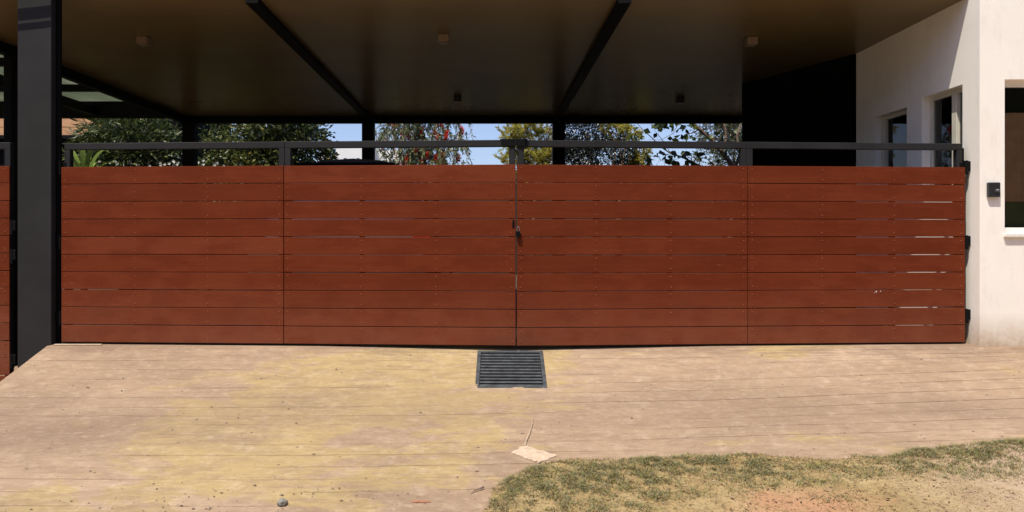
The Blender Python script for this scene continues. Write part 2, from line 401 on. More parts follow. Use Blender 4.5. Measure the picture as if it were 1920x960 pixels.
# ---------------------------------------------------------------- drain grate
dg = thing('drain_grate', ((GR[0]+GR[1])/2, (GR[2]+GR[3])/2, 0), 'dark steel drain grate with parallel bars set in the driveway below the gate', 'drain')
zt = surf(.24, GR[3]); zb = surf(.24, GR[2]); ang = math.atan2(zt-zb, GR[3]-GR[2]); L = math.hypot(zt-zb, GR[3]-GR[2])
dg.location = ((GR[0]+GR[1])/2, (GR[2]+GR[3])/2, (zt+zb)/2); dg.rotation_euler = (ang, 0, R(-1.0))
hw = (GR[1]-GR[0])/2; hl = L/2
M_grate = simple('galvanised_grate', (.058, .064, .068), .55, .45, 14, .3)
fr = MB(); e = .018
fr.box(-hw-.012, -hw+e, -hl-.012, hl+.012, -.03, .004, .002); fr.box(hw-e, hw+.012, -hl-.012, hl+.012, -.03, .004, .002)
fr.box(-hw+e, hw-e, -hl-.012, -hl+e, -.03, .0035, .002); fr.box(-hw+e, hw-e, hl-e, hl+.012, -.03, .0035, .002)
fr.build('frame', M_grate, dg)
nb = 11; pitch = (2*hl-2*e-.01)/nb
bar_me = MB().box(-hw+e+.001, hw-e-.001, -.0120, .0120, -.030, -.004, .002).mesh('bar'); bar_me.materials.append(M_grate)
for k in range(nb):
    mesh_obj('bar', bar_me, None, dg, (0, -hl+e+.005+pitch*(k+.5), 0))
pit = MB()
for a in ((-hw, -hw+.01, -hl, hl), (hw-.01, hw, -hl, hl), (-hw+.01, hw-.01, -hl, -hl+.01), (-hw+.01, hw-.01, hl-.01, hl)): pit.box(*a, -.42, -.032)
pit.box(-hw+.01, hw-.01, -hl+.01, hl-.01, -.42, -.40); pit.build('pit', M_blackwall, dg)

# ---------------------------------------------------------------- carport
ZC = 2.978
cp = thing('carport', (0, 0, 0), 'open carport with brown ceiling on black steel posts behind the gates', 'carport')
MB().box(-5.10, 4.129, .016, 6.39, ZC, ZC+.05).build('ceiling', M_ceil, cp)
MB().box(-5.2, 4.127, .01, 6.5, ZC+.13, ZC+.40).build('roof', M_pillar, cp)
fa = MB().box(-5.2, 4.127, .012, .12, ZC+.004, ZC+.129); fa.build('fascia', M_pillar, cp)
MB().box(4.131, 4.27, 2.03, 6.38, ZC+.001, ZC+.4).build('ceiling', M_ceil, cp)
MB().box(-5.10, 4.268, 6.26, 6.38, 2.86, ZC-.001).build('rear_beam', M_black, cp)
MB().box(-5.19, -5.10, -.02, 6.38, 2.865, ZC+.129).build('side_beam', M_black, cp)
for x in (-2.03, 1.175):
    MB().box(x-.055, x+.055, .02, 6.24, ZC-.055, ZC-.001, .003).build('beam', M_black, cp)
MB().box(-3.99, -3.703, -.06, .008, -.75, ZC+.45, .004).build('pillar', M_pillar, cp)
MB().box(-3.97, -3.672, .0085, .05, -.75, ZC-.001, .003).build('hinge_post', M_black, cp)  # black post by the hinges, also stands in for the pillar's shaded side
for x, y, zb_, w in ((-5.03, 6.28, -.45, .10), (-2.016, 6.28, 0, .10), (1.19, 6.28, 0, .10), (-5.13, 1.66, -.46, .045)):
    MB().box(x-w, x+w, y-.05, y+.13, zb_, 2.859, .004).build('post', M_black, cp)
M_lamp = simple('pale_fixture_plastic', (.22, .155, .10), .5, .05, 5, 0)
lm = MB().box(-.055, .055, -.055, .055, -.075, 0, .006).mesh('housing'); lm.materials.append(M_lamp)
ln = MB().box(-.04, .04, -.04, .04, -.083, -.0755, .003).mesh('lens'); ln.materials.append(simple('frosted_lens', (.22, .17, .12), .3, .05, 5, 0))
M_lampbacklit = simple('backlit_fixture', (.03, .03, .03), .5, .05, 5, 0)  # backlit shade of the rear fixtures put into their colour
lmd = lm.copy(); lmd.materials.clear(); lmd.materials.append(M_lampbacklit)
for px, py, dk, lab in ((270, 74, 0, 'small pale square light on the ceiling nearest the big pillar'), (832, 70, 0, 'small pale square light on the ceiling between the two beams'),
                    (1408, 75, 0, 'small pale square light on the ceiling near the white house'), (858, 185, 1, 'small square light coloured as backlit near the rear beam, between the two beams'),
                    (1275, 187, 1, 'small square light coloured as backlit near the rear beam, right of the middle beam')):
    d = (ZC-EYE)*F/(CY-py+4); q = P(px, py, d)
    t_ = thing('ceiling_light', (q.x, q.y, ZC-.001), lab, 'ceiling light', 'square lights on the carport ceiling')
    mesh_obj('housing', lmd if dk else lm, None, t_); mesh_obj('lens', ln, None, t_)

# black screen wall at the right rear
bw = thing('screen_wall', (4.10, 2.05, 0), 'tall black wall under the carport behind the white house windows', 'wall')
a = Vector((4.10, 2.04, 0)); b2 = Vector((3.385, 3.62, 0)); n_ = Vector((b2.y-a.y, -(b2.x-a.x), 0)).normalized()*.12
w = MB(); pts = [a, b2, b2+n_, a+n_]
w.add([p for p in pts]+[p+Vector((0, 0, ZC-.002)) for p in pts], [(0, 3, 2, 1), (4, 5, 6, 7), (0, 1, 5, 4), (1, 2, 6, 5), (2, 3, 7, 6), (3, 0, 4, 7)])
o = w.build('panel', M_blackwall, bw); o.location = -bw.location

# ---------------------------------------------------------------- white house
hs = thing('house', (4.13, -.12, 0), 'white rendered house standing at the right end of the red gate', 'house')
def hpart(mb, name, mat, parent=hs):
    o = mb.build(name, mat, parent); o.location = -hs.location if parent is hs else (0, 0, 0); return o
W1 = (.11, .73, 1.30, 2.245); W2 = (.99, 1.60, 1.30, 2.20); X0 = 4.13; TH = .16
def wall_side(mb):
    def bx(y0, y1, z0, z1): mb.box(X0, X0+TH, y0, y1, z0, z1)
    bx(-.12, W1[0], -.7, 3.5); bx(W1[1], W2[0], -.7, 3.5); bx(W2[1], 2.02, -.7, 3.5)
    for W in (W1, W2): bx(W[0], W[1], -.7, W[2]); bx(W[0], W[1], W[3], 3.5)
    return mb
hpart(wall_side(MB()), 'side_wall', M_wall)
FW = (4.34, 5.6, .945, 2.24)
fwm = MB(); f0 = X0+TH
fwm.box(f0, FW[0], -.12, .04, -.7, 3.5); fwm.box(FW[1], 9, -.12, .04, -.7, 3.5); fwm.box(FW[0], FW[1], -.12, .04, -.7, FW[2]); fwm.box(FW[0], FW[1], -.12, .04, FW[3], 3.5)
hpart(fwm, 'front_wall', M_wall)
hpart(MB().box(4.402, 9.1, -.3, 6.4, 3.502, 3.7), 'roof', M_wall)
hpart(MB().box(8.8, 9, .042, 6.2, -.7, 3.5).box(X0+TH, 8.8, 6.04, 6.2, -.7, 3.5).box(X0+.14, X0+TH+.1, 2.24, 6.2, -.7, 3.5), 'rear_wall', M_wall)
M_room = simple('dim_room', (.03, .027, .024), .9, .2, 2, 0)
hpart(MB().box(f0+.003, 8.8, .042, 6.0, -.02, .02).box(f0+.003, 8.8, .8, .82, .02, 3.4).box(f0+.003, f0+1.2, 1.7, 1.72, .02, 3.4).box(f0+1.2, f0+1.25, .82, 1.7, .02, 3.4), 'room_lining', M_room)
M_frame = simple('cream_window_frame', (.62, .58, .47), .5, .08, 6, .05)
M_wframe = simple('white_window_frame', (.80, .77, .72), .5, .06, 6, .05)
M_curt = simple('brown_reflection', (.50, .31, .19), .9, .15, 9, .1)
M_curtg = simple('grey_curtain', (.34, .32, .29), .9, .15, 9, .1)
def side_window(W, mull=.5):
    y0, y1, z0, z1 = W; xo = X0+.075; fw = .04
    f = MB(); f.box(xo, xo+.05, y0+.001, y0+fw, z0+.001, z1-.001, .003).box(xo, xo+.05, y1-fw, y1-.001, z0+.001, z1-.001, .003)
    f.box(xo+.001, xo+.049, y0+fw, y1-fw, z0+.001, z0+fw, .003).box(xo+.001, xo+.049, y0+fw, y1-fw, z1-fw, z1-.001, .003)
    wo_ = hpart(MB().box(xo+.02, xo+.024, y0+fw, y1-fw, z0+fw, z1-fw), 'window', M_glass)
    f.build('frame', M_frame, wo_)
    ym = y0+(y1-y0)*mull
    MB().box(xo-.012, xo+.045, ym-.035, ym+.035, z0+fw, z1-fw, .003).build('mullion', M_frame, wo_)
    return wo_
win1 = side_window(W1, .36); side_window(W2, .95)
# grey curtain behind the first side window
cu = MB(); n = 24
for i in range(n+1):
    y = W1[0]-.02+(W1[1]-W1[0]+.04)*i/n*.42; x = X0+TH+.05+.02*math.sin(i*1.9)
    cu.v += [(x, y, 1.25), (x, y, 1.93)]
cu.f = [(2*i, 2*i+2, 2*i+3, 2*i+1) for i in range(n)]
hpart(cu, 'curtain', M_curtg)
# front window
x0, x1, z0, z1 = FW; yo = -.05
wn_ = hpart(MB().box(x0+.035, x1-.035, yo+.02, yo+.024, z0+.05, z1-.05), 'window', M_glass)
MB().box(x0+.001, x0+.035, yo, yo+.05, z0+.001, z1-.001, .003).box(x1-.035, x1-.001, yo, yo+.05, z0+.001, z1-.001, .003).box(x0+.035, x1-.035, yo+.001, yo+.049, z0+.001, z0+.05, .003).box(x0+.035, x1-.035, yo+.001, yo+.049, z1-.05, z1-.001, .003).build('frame', M_wframe, wn_)
MB().box(x0-.012, x1+.012, -.150, -.052, z0-.03, z0-.002, .003).build('sill', M_wframe, wn_)
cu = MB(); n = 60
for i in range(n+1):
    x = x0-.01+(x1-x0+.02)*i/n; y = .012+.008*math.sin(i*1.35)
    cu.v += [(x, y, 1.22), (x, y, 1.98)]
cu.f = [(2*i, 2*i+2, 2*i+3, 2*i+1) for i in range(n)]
hpart(cu, 'reflection_panel', M_curt)  # folded panel added behind the glass, coloured as its brown reflection
hpart(MB().box(x0+.04, x1-.04, .045, .05, z0+.02, 1.235), 'lower_reflection', simple('dark_green_reflection', (.11, .13, .06), .8, .2, 6, 0))  # second added panel, coloured as the dark green lower reflection

# doorbell
db = thing('doorbell', (4.235, -.12, 1.31), 'small black doorbell box on the white wall between gate and window', 'doorbell')
MB().box(-.05, .05, -.035, -.0005, -.062, .062, .006).build('case', simple('black_plastic', (.02, .02, .022), .35, .1, 8, 0), db)
MB().box(-.002, .038, -.041, -.0352, -.022, .008, .002).build('button', simple('dark_button', (.06, .06, .065), .25, .1, 8, 0), db)
MB().box(.008, .030, -.043, -.0412, -.003, .001).build('highlight', simple('painted_highlight', (.75, .75, .75), .5, 0, 8, 0), db)  # small highlight on the button, painted as a white sliver

# ---------------------------------------------------------------- gates
HB = 1.5; BZ = .150
def board_mesh(w):
    me = MB().box(0, w, -.016, 0, 0, BZ-.0055, .0022).mesh('board'); me.materials.append(M_board); return me
def gate_panelled(root, L, flip, nb, z0, seam, cols, top_gap=.20, tops=(0, 0)):
    """leaf along local +x from 0..L (hinge at 0 if flip==1), boards on the -y face"""
    ztop = z0+nb*BZ
    meA = board_mesh(seam-.0025); meB = board_mesh(L-seam-.0025) if seam < L else None
    for k in range(nb):
        for me, xo in ((meA, 0), (meB, seam+.0025)):
            if me is None: continue
            o = mesh_obj('board', me, None, root, (xo, random.uniform(-.0012, .0012), z0+k*BZ+random.uniform(-.0010, .0010)))
            o.rotation_euler = (random.uniform(-.004, .004), random.uniform(-.0005, .0005), random.uniform(-.0004, .0004))
    sc = MB()
    for k in range(nb):
        for x in cols:
            for dz in (.030, .118):
                px_, pz_ = x+random.uniform(-.003, .003), z0+k*BZ+dz+random.uniform(-.003, .003)
                n = 6; r = .0055; V = [(px_+r*math.cos(i*math.pi/3), -.0165, pz_+r*math.sin(i*math.pi/3)) for i in range(n)]+[(px_+r*.6*math.cos(i*math.pi/3), -.0195, pz_+r*.6*math.sin(i*math.pi/3)) for i in range(n)]
                sc.add(V, [(i, (i+1) % n, n+(i+1) % n, n+i) for i in range(n)]+[tuple(range(n, 2*n))])
    o = sc.build('screws', M_screw, root); o['kind'] = 'stuff'
    zt_ = ztop+top_gap
    t = .055
    segs = [(.012, seam-.001), (seam+.001, L-.006)] if meB else [(.012, L-.006)]
    for a, b_ in segs:
        MB().box(a, b_, .006, .006+t, zt_-t, zt_, .003).build('top_rail', M_steel, root)
        MB().box(a, b_, .006, .006+t, z0-.012, z0+.04, .003).build('bottom_rail', M_steel, root)
        for xs_ in (a, b_-.050):
            MB().box(xs_, xs_+.050, .007, .006+t-.001, z0+.041, zt_-t-.001, .003).build('stile', M_steel, root)
        mid = [c for c in cols if a+.1 < c < b_-.1]
        for c in mid:
            MB().box(c-.02, c+.02, .008, .04, z0+.041, ztop-.004, .002).build('stile', M_steel, root)
    return zt_
# left leaf: hinge at x=-3.65 (y=.0), free edge nearer the camera
HL = Vector((-3.648, .01)); CT = Vector((.229, -.222)); HRt = Vector((4.079, .01)); CR = Vector((.2385, -.222))
LL = (CT-HL).length; LR = (HRt-CR).length
def cols_from(pxs, d0, x0, L):  # photo columns converted to distances along the leaf
    return pxs
gl = thing('gate', (HL.x, HL.y, 0), 'left leaf of the big red brown board gate, between the dark pillar and the padlock', 'gate', rz=math.atan2(CT.y-HL.y, CT.x-HL.x))
def along(px, A, B):      # distance along leaf A-B (plan) where the sight line of photo column px meets it
    k = (px-CX)/F; dx, dy = B.x-A.x, B.y-A.y
    t_ = (k*(A.y+6.5)-A.x)/(dx-k*dy); return t_*(B-A).length
colsL = [along(c, HL, CT) for c in (124, 255, 391, 525, 541, 678, 818, 960)]
gate_panelled(gl, LL, 1, 10, .02, along(533, HL, CT), colsL)
gr = thing('gate', (CR.x, CR.y, 0), 'right leaf of the big red brown board gate, hinged on the white house', 'gate', rz=math.atan2(HRt.y-CR.y, HRt.x-CR.x))
colsR = [along(c, CR, HRt) for c in (976, 1117, 1257, 1393, 1409, 1540, 1675, 1800)]
gate_panelled(gr, LR, 1, 10, .018, along(1401, CR, HRt), colsR)
def knuckles(root, x, zs, side):
    for z in zs:
        h = MB(); h.tube([(x, -.004, z-.06), (x, -.004, z+.06)], .017, 10)
        h.box(min(x, x-side*.05), max(x, x-side*.05), .002, .012, z-.045, z+.045, .002)
        h.box(min(x, x+side*.035), max(x, x+side*.035), -.016, .008, z-.03, z+.055, .003)
        h.build('hinge', M_black, root)
knuckles(gr, LR+.017, (1.51, .87, .24), 1)
knuckles(gl, -.020, (1.51, .87, .22), -1)
MB().box(LR+.002, LR+.012, .012, .06, .03, 1.68, .002).build('edge_strip', M_black, gr)
# drop latch over the two top rails
lt = MB(); lt.box(LL-.13, LL+.10, .000, .068, 1.7205, 1.7255, .002); lt.box(LL-.12, LL+.09, -.005, -.0005, 1.668, 1.726, .002)
lt.tube([(LL+.075, -.012, 1.64), (LL+.075, -.012, 1.732)], .008, 8); lt.build('latch', M_black, gl)
MB().box(LL-.028, LL-.010, -.022, -.0165, .99, 1.055, .002).build('staple', M_black, gl)
pl = thing('padlock', (.247, -.247, .975), 'small dark padlock hanging where the two gate leaves meet', 'padlock')
MB().box(-.017, .017, -.022, .002, -.062, -.012, .004).build('body', M_black, pl)
MB().tube([(-.010, -.010, -.012), (-.011, -.010, .012), (-.006, -.010, .022), (.006, -.010, .022), (.011, -.010, .012), (.010, -.010, -.012)], .0032, 8).build('shackle', simple('shackle_steel', (.35, .35, .36), .35, .1, 8, 0, 1), pl)
# left neighbour gate
LG = 3.9
gn = thing('gate', (-4.105-LG, .03, 0), 'lower red brown board gate at the left edge, left of the dark pillar', 'gate')
gate_panelled(gn, LG, 1, 13, -.42, LG/2, [.03, .65, 1.3, LG/2-.03, LG/2+.03, 2.6, 3.25, LG-.035])
knuckles(gn, LG+.017, (1.0, .75, -.15), 1)

# scrap, stone, twig, brick crumb on the driveway
def at_ground(px, py):
    lo, hi = 3.0, 8.0
    for _ in range(50):
        d = (lo+hi)/2; q = P(px, py, d)
        if q.z > surf(q.x, q.y): lo = d
        else: hi = d
    return P(px, py, d)
cs = [at_ground(*p) for p in ((985, 837), (1043, 856), (1010, 869), (957, 850))]
c0 = sum(cs, Vector())/4
sc = bmesh.new(); N = 14; g_ = {}
for i in range(N+1):
    for j in range(7):
        p = (cs[0].lerp(cs[1], i/N)).lerp(cs[3].lerp(cs[2], i/N), j/6)
        if j in (0, 6) or i in (0, N): p += Vector((random.uniform(-.007, .007), random.uniform(-.009, .009), 0))
        g_[i, j] = sc.verts.new((p.x-c0.x, p.y-c0.y, surf(p.x, p.y)-c0.z+.007+.003*random.random()))
for i in range(N):
    for j in range(6): sc.faces.new((g_[i, j], g_[i, j+1], g_[i+1, j+1], g_[i+1, j]))
r_ = bmesh.ops.extrude_face_region(sc, geom=sc.faces[:]); bmesh.ops.translate(sc, verts=[x for x in r_['geom'] if isinstance(x, bmesh.types.BMVert)], vec=(0, 0, -.007))
bmesh.ops.recalc_face_normals(sc, faces=sc.faces)
me = bpy.data.meshes.new('cement_patch'); sc.to_mesh(me); sc.free()
tag(mesh_obj('cement_patch', me, simple('pale_cement', (.55, .41, .29), .9, .16, 25, .8), loc=c0), 'flat pale torn scrap lying on the driveway beside the grass', 'scrap')
def rock(name, px, py, size, col, label, cat, flat=.7, seed=0):
    q = at_ground(px, py); bm = bmesh.new(); bmesh.ops.create_icosphere(bm, subdivisions=3, radius=1)
    for v_ in bm.verts:
        k = 1+.35*noise.noise(v_.co*1.3+Vector((seed, 0, 0)))+.08*noise.noise(v_.co*5+Vector((seed, 0, 0)))
        v_.co = Vector((v_.co.x*size[0], v_.co.y*size[1], v_.co.z*size[2]))*k
        v_.co.z = max(v_.co.z, -size[2]*.5)
    me = bpy.data.meshes.new(name); bm.to_mesh(me); bm.free()
    o = mesh_obj(name, me, simple(name+'_mat', col, .85, .25, 40, .5), loc=(q.x, q.y, q.z+size[2]*.45))
    return tag(o, label, cat)
rock('stone', 529, 946, (.026, .023, .022), (.21, .20, .17), 'single grey stone lying on the driveway at the bottom left', 'stone', seed=4)
rock('brick_fragment', 788, 941, (.055, .012, .005), (.36, .15, .08), 'thin orange brick fragment on the driveway at the bottom edge', 'brick fragment', seed=9)
q0 = at_ground(882, 927); q1 = at_ground(907, 917); up = Vector((0, 0, .006))
tw = MB().tube([Vector((0, 0, .004)), (q1-q0)*.35+Vector((0, .01, .010)), (q1-q0)*.7+Vector((0, 0, .012)), (q1-q0)+up*2], [.0012, .003, .004, .006], 6)
tag(tw.build('twig', M_bark, loc=q0), 'short dark twig on the driveway at the left tip of the grass', 'twig')
# loose grit and crumbs, uncountable
gb = MB()
for i in range(1300):
    if i < 600: x, y = random.gauss(-2.0, 1.2), -2.5+random.gauss(0, .22)
    else: x, y = random.uniform(-3.6, 5), random.uniform(-3, -.3)
    if x < XL+.05 or (GR[0]-.03 < x < GR[1]+.03 and GR[2]-.03 < y < GR[3]+.03): continue
    r = random.choice([.002, .003, .003, .004, .005, .008]); z = surf(x, y)+.002
    a = random.uniform(0, 3)
    e1, e2 = random.uniform(.6, 2.4), random.uniform(.4, 1.2)
    gb.add([(x+e1*r*math.cos(a+k*2.1), y+e2*r*math.sin(a+k*2.1), z) for k in range(3)]+[(x, y, z+r*.8)], [(0, 1, 3), (1, 2, 3), (2, 0, 3)])
tag(gb.build('grit', simple('dark_grit', (.20, .14, .10), .9, .6, 40, 0)), 'fine dark grit scattered over the concrete driveway', 'grit', kind='stuff')

# service cables that come down to the fascia above the pillar
for k, (z, dy) in enumerate(((2.705, .0), (2.79, .02), (2.835, .05))):
    t = .30
    q = Vector((-3.85-.3*t, -.06-.4*t, z+t)); c_ = Vector((1, .05, -.006)); e_ = q+c_*3.2; dr = -c_
    f_ = q+dr.normalized()*11+Vector((0, 0, .6))
    tag(MB().tube([e_, q, q+dr.normalized()*4+Vector((0, 0, .1)), f_], .012, 6).build('service_cable', M_black), 'black cable running down to the carport fascia above the pillar', 'cable', 'cables above the pillar')

# ---------------------------------------------------------------- car behind the left leaf
M_car = simple('dark_grey_car_paint', (.11, .113, .12), .32, .06, 3, 0, .5)
M_cglass = simple('car_glass', (.008, .009, .010), .08, 0, 3, 0)
car = thing('parked_car', (-1.42, .72, 0), 'dark grey car parked behind the left gate leaf, only its roof showing', 'car')
car.scale = (1, 1, 1.055)
def carbody():
    st = [(0, .80, .62, .42, .88, .92), (.06, .88, .76, .30, .92, 1.0), (.20, .90, .70, .28, .95, 1.40), (.42, .90, .60, .28, .95, 1.60), (.75, .90, .58, .28, .95, 1.655),
          (1.6, .90, .59, .28, .95, 1.675), (2.4, .90, .58, .28, .95, 1.645), (2.9, .90, .60, .28, .95, 1.50), (3.45, .90, .70, .28, .93, 1.04), (4.2, .88, .72, .28, .86, .96), (4.45, .80, .6, .34, .72, .78)]
    bm = bmesh.new(); rings = []
    for (y, wl, wr, zb_, zbelt, zr) in st:
        half = [(0, zb_), (wl*.9, zb_), (wl, zb_+.15), (wl, zbelt*.8), (wl*.985, zbelt), (wr+.03, zr-.13), (wr-.06, zr-.07), (wr*.5, zr-.018), (0, zr)]
        ring = half+[(-x, z) for x, z in reversed(half[1:-1])]
        rings.append([bm.verts.new((x, y, z)) for x, z in ring])
    n = len(rings[0])
    for a_, b_ in zip(rings, rings[1:]):
        for i in range(n): bm.faces.new((a_[i], a_[(i+1) % n], b_[(i+1) % n], b_[i]))
    bm.faces.new(rings[0]); bm.faces.new(list(reversed(rings[-1]))); bmesh.ops.recalc_face_normals(bm, faces=bm.faces)
    me = bpy.data.meshes.new('body'); bm.to_mesh(me); bm.free()
    me.polygons.foreach_set('use_smooth', [True]*len(me.polygons)); return me
mesh_obj('body', carbody(), M_car, car)
MB().add([(-.60, .135, 1.02), (.60, .135, 1.02), (.52, .34, 1.50), (-.52, .34, 1.50)], [(0, 1, 2, 3)]).build('rear_window', M_cglass, car)
MB().box(-.50, .50, .26, .42, 1.545, 1.570, .010).build('spoiler', M_black, car)
for sx in (-1, 1):
    MB().add([(sx*.905, .8, .98), (sx*.905, 3.0, .98), (sx*.68, 2.6, 1.45), (sx*.66, .9, 1.50)], [(0, 1, 2, 3)]).build('side_window', M_cglass, car)
    MB().box(sx*.80-.1, sx*.80+.08, -.012, .06, .78, .92, .01).build('tail_light', simple('red_lens', (.4, .02, .02), .2, 0, 3, 0), car)
    for y in (.85, 3.6):
        wh = MB().tube([(sx*.72, y, .33), (sx*.92, y, .33)], .33, 24).build('wheel', M_black, car)
        MB().tube([(sx*.915, y, .33), (sx*.93, y, .33)], .20, 16).build('rim', simple('rim_metal', (.4, .4, .4), .3, 0, 3, 0, 1), wh)

# ---------------------------------------------------------------- pergola over the side driveway
pg = thing('pergola', (-7.2, 3.0, -.45), 'dark framed pergola with translucent grey roof sheets left of the carport', 'pergola')
def ppart(mb, name, mat, sm=False):
    o = mb.build(name, mat, pg, sm); o.location = -pg.location; return o
mpc, t, b = NM('translucent_roof_sheet'); co = objco(t, world_=True)
c = ramp(t, nz(t, objco(t, (1, .4, 1), True), 2.2, 7, .7), [(.3, (.26, .29, .22)), (.55, (.34, .37, .29)), (.75, (.50, .50, .42))])
t.links.new(c, b.inputs['Base Color']); b.inputs['Roughness'].default_value = .5
tr = t.nodes.new('ShaderNodeBsdfTranslucent'); t.links.new(c, tr.inputs[0]); ms = t.nodes.new('ShaderNodeMixShader'); ms.inputs[0].default_value = .7
t.links.new(b.outputs[0], ms.inputs[1]); t.links.new(tr.outputs[0], ms.inputs[2]); t.links.new(ms.outputs[0], t.nodes['Material Output'].inputs[0])
ZP = 3.20
for k in range(7):      # each roof sheet
    y0_ = .2+k*.86
    ppart(MB().box(-10, -5.205, y0_, y0_+.852, ZP+.004*(k % 2), ZP+.006+.004*(k % 2)), 'roof_sheet', mpc)
for y in (.4, 1.8, 3.1, 4.75): ppart(MB().box(-10, -5.205, y, y+.09, 3.10, ZP-.003), 'rafter', M_black)
ppart(MB().box(-10, -5.205, 6.14, 6.26, 2.93, ZP-.001), 'end_beam', M_black)
for x in (-6.55, -9.2): ppart(MB().box(x-.055, x+.055, .2, 6.135, 2.96, 3.098), 'beam', M_black)
for x, y in ((-9.9, 6.2), (-9.9, .3)): ppart(MB().box(x-.06, x+.06, y-.06, y+.06, -.45, 2.928 if y > 6 else 3.09), 'post', M_black)

# ---------------------------------------------------------------- neighbour house with orange timber band
nh = thing('timber_house', (-11, 8.6, -.4), 'dark building with an orange timber band seen between pillar and bushes', 'house')
def npart(mb, name, mat):
    o = mb.build(name, mat, nh); o.location = -nh.location; return o
mt, t, b = NM('orange_timber'); c = ramp(t, nz(t, objco(t, (1.2, 1, 22), True), 3, 6, .6), [(.3, (.42, .20, .09)), (.6, (.60, .34, .17)), (.8, (.66, .45, .25))])
t.links.new(c, b.inputs['Base Color']); b.inputs['Roughness'].default_value = .7
d_ = 15.2
for k in range(7):
    npart(MB().box(-14, -7.75, 8.7-.004*(k % 2), 8.74, 2.99+k*.16, 2.99+k*.16+.154, .003), 'timber_plank', mt)
npart(MB().box(-14, -6.25, 8.76, 12, -.4, 4.4), 'wall', M_blackwall)
npart(MB().box(-14.1, -6.5, 8.58, 8.72, 2.90, 2.975, .004), 'ledge', M_black)
npart(MB().tube([(-14, 8.62, 2.80), (-6.2, 8.62, 2.80)], .018, 8), 'pipe', M_steel)
npart(MB().box(-14.2, -6.4, 8.4, 12.2, 4.42, 4.55), 'roof', M_black)

# ---------------------------------------------------------------- far white building
fb = thing('apartment_building', (-10.3, 52, -.7), 'distant white building between the dark tree and the bottlebrush', 'building')
Mw = simple('white_building_paint', (.78, .77, .74), .9, .05, .5, 0); Mdk = simple('dark_window', (.05, .06, .07), .2, .1, 1, 0)
MB().box(-1.4, 1.6, 0, 8, 0, 8.75).build('wall', Mw, fb)
MB().box(-3.0, -1.41, 1, 8, 0, 8.25).box(1.61, 3.6, .5, 8, 0, 8.6).build('wing', Mw, fb)
MB().box(.2, 1.5, .6, 3, 8.75, 9.0).build('parapet', Mw, fb)
for x, z in ((-2.6, 7.6), (-2.0, 7.6), (-.7, 8.0), (.3, 8.0), (2.2, 7.9), (3.0, 7.9), (-.7, 5.5), (.3, 5.5), (2.2, 5.5)):
    yf = 1 if x < -1.41 else (.5 if x > 1.6 else 0)
    MB().box(x-.11, x+.11, yf-.03, yf-.005, z-.42, z-.1).build('window', Mdk, fb)

# ---------------------------------------------------------------- trees and plants
def leafmesh(cen, axis, length, width, fold=.25, droop=0.0, kink=True):
    """cen (n,3) leaf bases, axis (n,3) unit directions, two folded halves with a bend"""
    n = len(cen); up = rng.normal(size=(n, 3)); side = np.cross(axis, up); side /= np.linalg.norm(side, axis=1)[:, None]+1e-9
    nor = np.cross(side, axis); L_ = length[:, None]; W_ = width[:, None]
    base = cen; m1 = cen+axis*L_*.45-nor*L_*.06; tip = cen+axis*L_*(1.0)-nor*L_*.16
    tip[:, 2] -= droop*length
    l = m1+side*W_*.5+nor*W_*fold; r = m1-side*W_*.5+nor*W_*fold
    V = np.stack([base, l, m1, r, tip], 1).reshape(-1, 3)
    k = np.arange(n)[:, None]*5
    T = np.concatenate([k+np.array([0, 2, 1]), k+np.array([1, 2, 4]), k+np.array([0, 3, 2]), k+np.array([2, 3, 4])], 1).reshape(-1, 3)
    return V, T
def np_mesh(name, V, T):
    me = bpy.data.meshes.new(name); nf = len(T)
    me.vertices.add(len(V)); me.vertices.foreach_set('co', V.astype(np.float32).ravel())
    me.loops.add(nf*3); me.loops.foreach_set('vertex_index', T.astype(np.int32).ravel())
    me.polygons.add(nf); me.polygons.foreach_set('loop_start', np.arange(0, nf*3, 3, dtype=np.int32)); me.polygons.foreach_set('loop_total', np.full(nf, 3, np.int32))
    me.update(calc_edges=True); me.validate(); return me
def unit(v): return v/(np.linalg.norm(v, axis=1)[:, None]+1e-9)
def blob_points(blobs, n, clumps, cr, shell=.55):
    """points in leafy clumps spread over the surface zone of several ellipsoids"""
    out = []; ax = []
    tot = sum(b[3]*b[4]*b[5] for b in blobs)
    for (bx, by, bz, rx, ry, rz) in blobs:
        nc = max(2, int(clumps*rx*ry*rz/tot)); nl = max(4, int(n/clumps))
        u_ = unit(rng.normal(size=(nc, 3))); r = shell+(1-shell)*rng.random(nc)**.6
        cc = np.array([bx, by, bz])+u_*r[:, None]*np.array([rx, ry, rz])
        for c_, uu in zip(cc, u_):
            off = rng.normal(size=(nl, 3))*cr*rng.uniform(.6, 1.3)
            out.append(c_+off); ax.append(unit(off+uu*cr*.9+rng.normal(size=(nl, 3))*cr*.5+np.array([0, 0, -.2*cr])))
    return np.concatenate(out), np.concatenate(ax)
def tree(name, base, label, cat, blobs, n, clumps, cr, ln, wd, leafmat, trunks, bark=M_bark, droop=0, group=None):
    root = thing(name, base, label, cat, group)
    tb = MB()
    for pts, rad in trunks: tb.tube([Vector(p)-Vector(base) for p in pts], rad, 7)
    tb.build('trunk', bark, root, True)
    c_, a_ = blob_points(blobs, n, clumps, cr); m = len(c_)
    V, T = leafmesh(c_-np.array(base), a_, ln*rng.uniform(.6, 1.25, m), wd*rng.uniform(.7, 1.2, m), droop=droop)
    mesh_obj('crown', np_mesh('crown', V, T), leafmat, root)
    return root
M_l1 = m_leaf('dark_broad_leaves', [(0, (.015, .028, .008)), (.5, (.045, .065, .016)), (.85, (.11, .14, .035)), (1, (.26, .28, .10))], .25, .4)
M_l2 = m_leaf('olive_leaves', [(0, (.02, .032, .009)), (.45, (.075, .10, .022)), (.8, (.15, .17, .04)), (.93, (.24, .25, .09)), (1, (.26, .17, .03))], .3, .42)
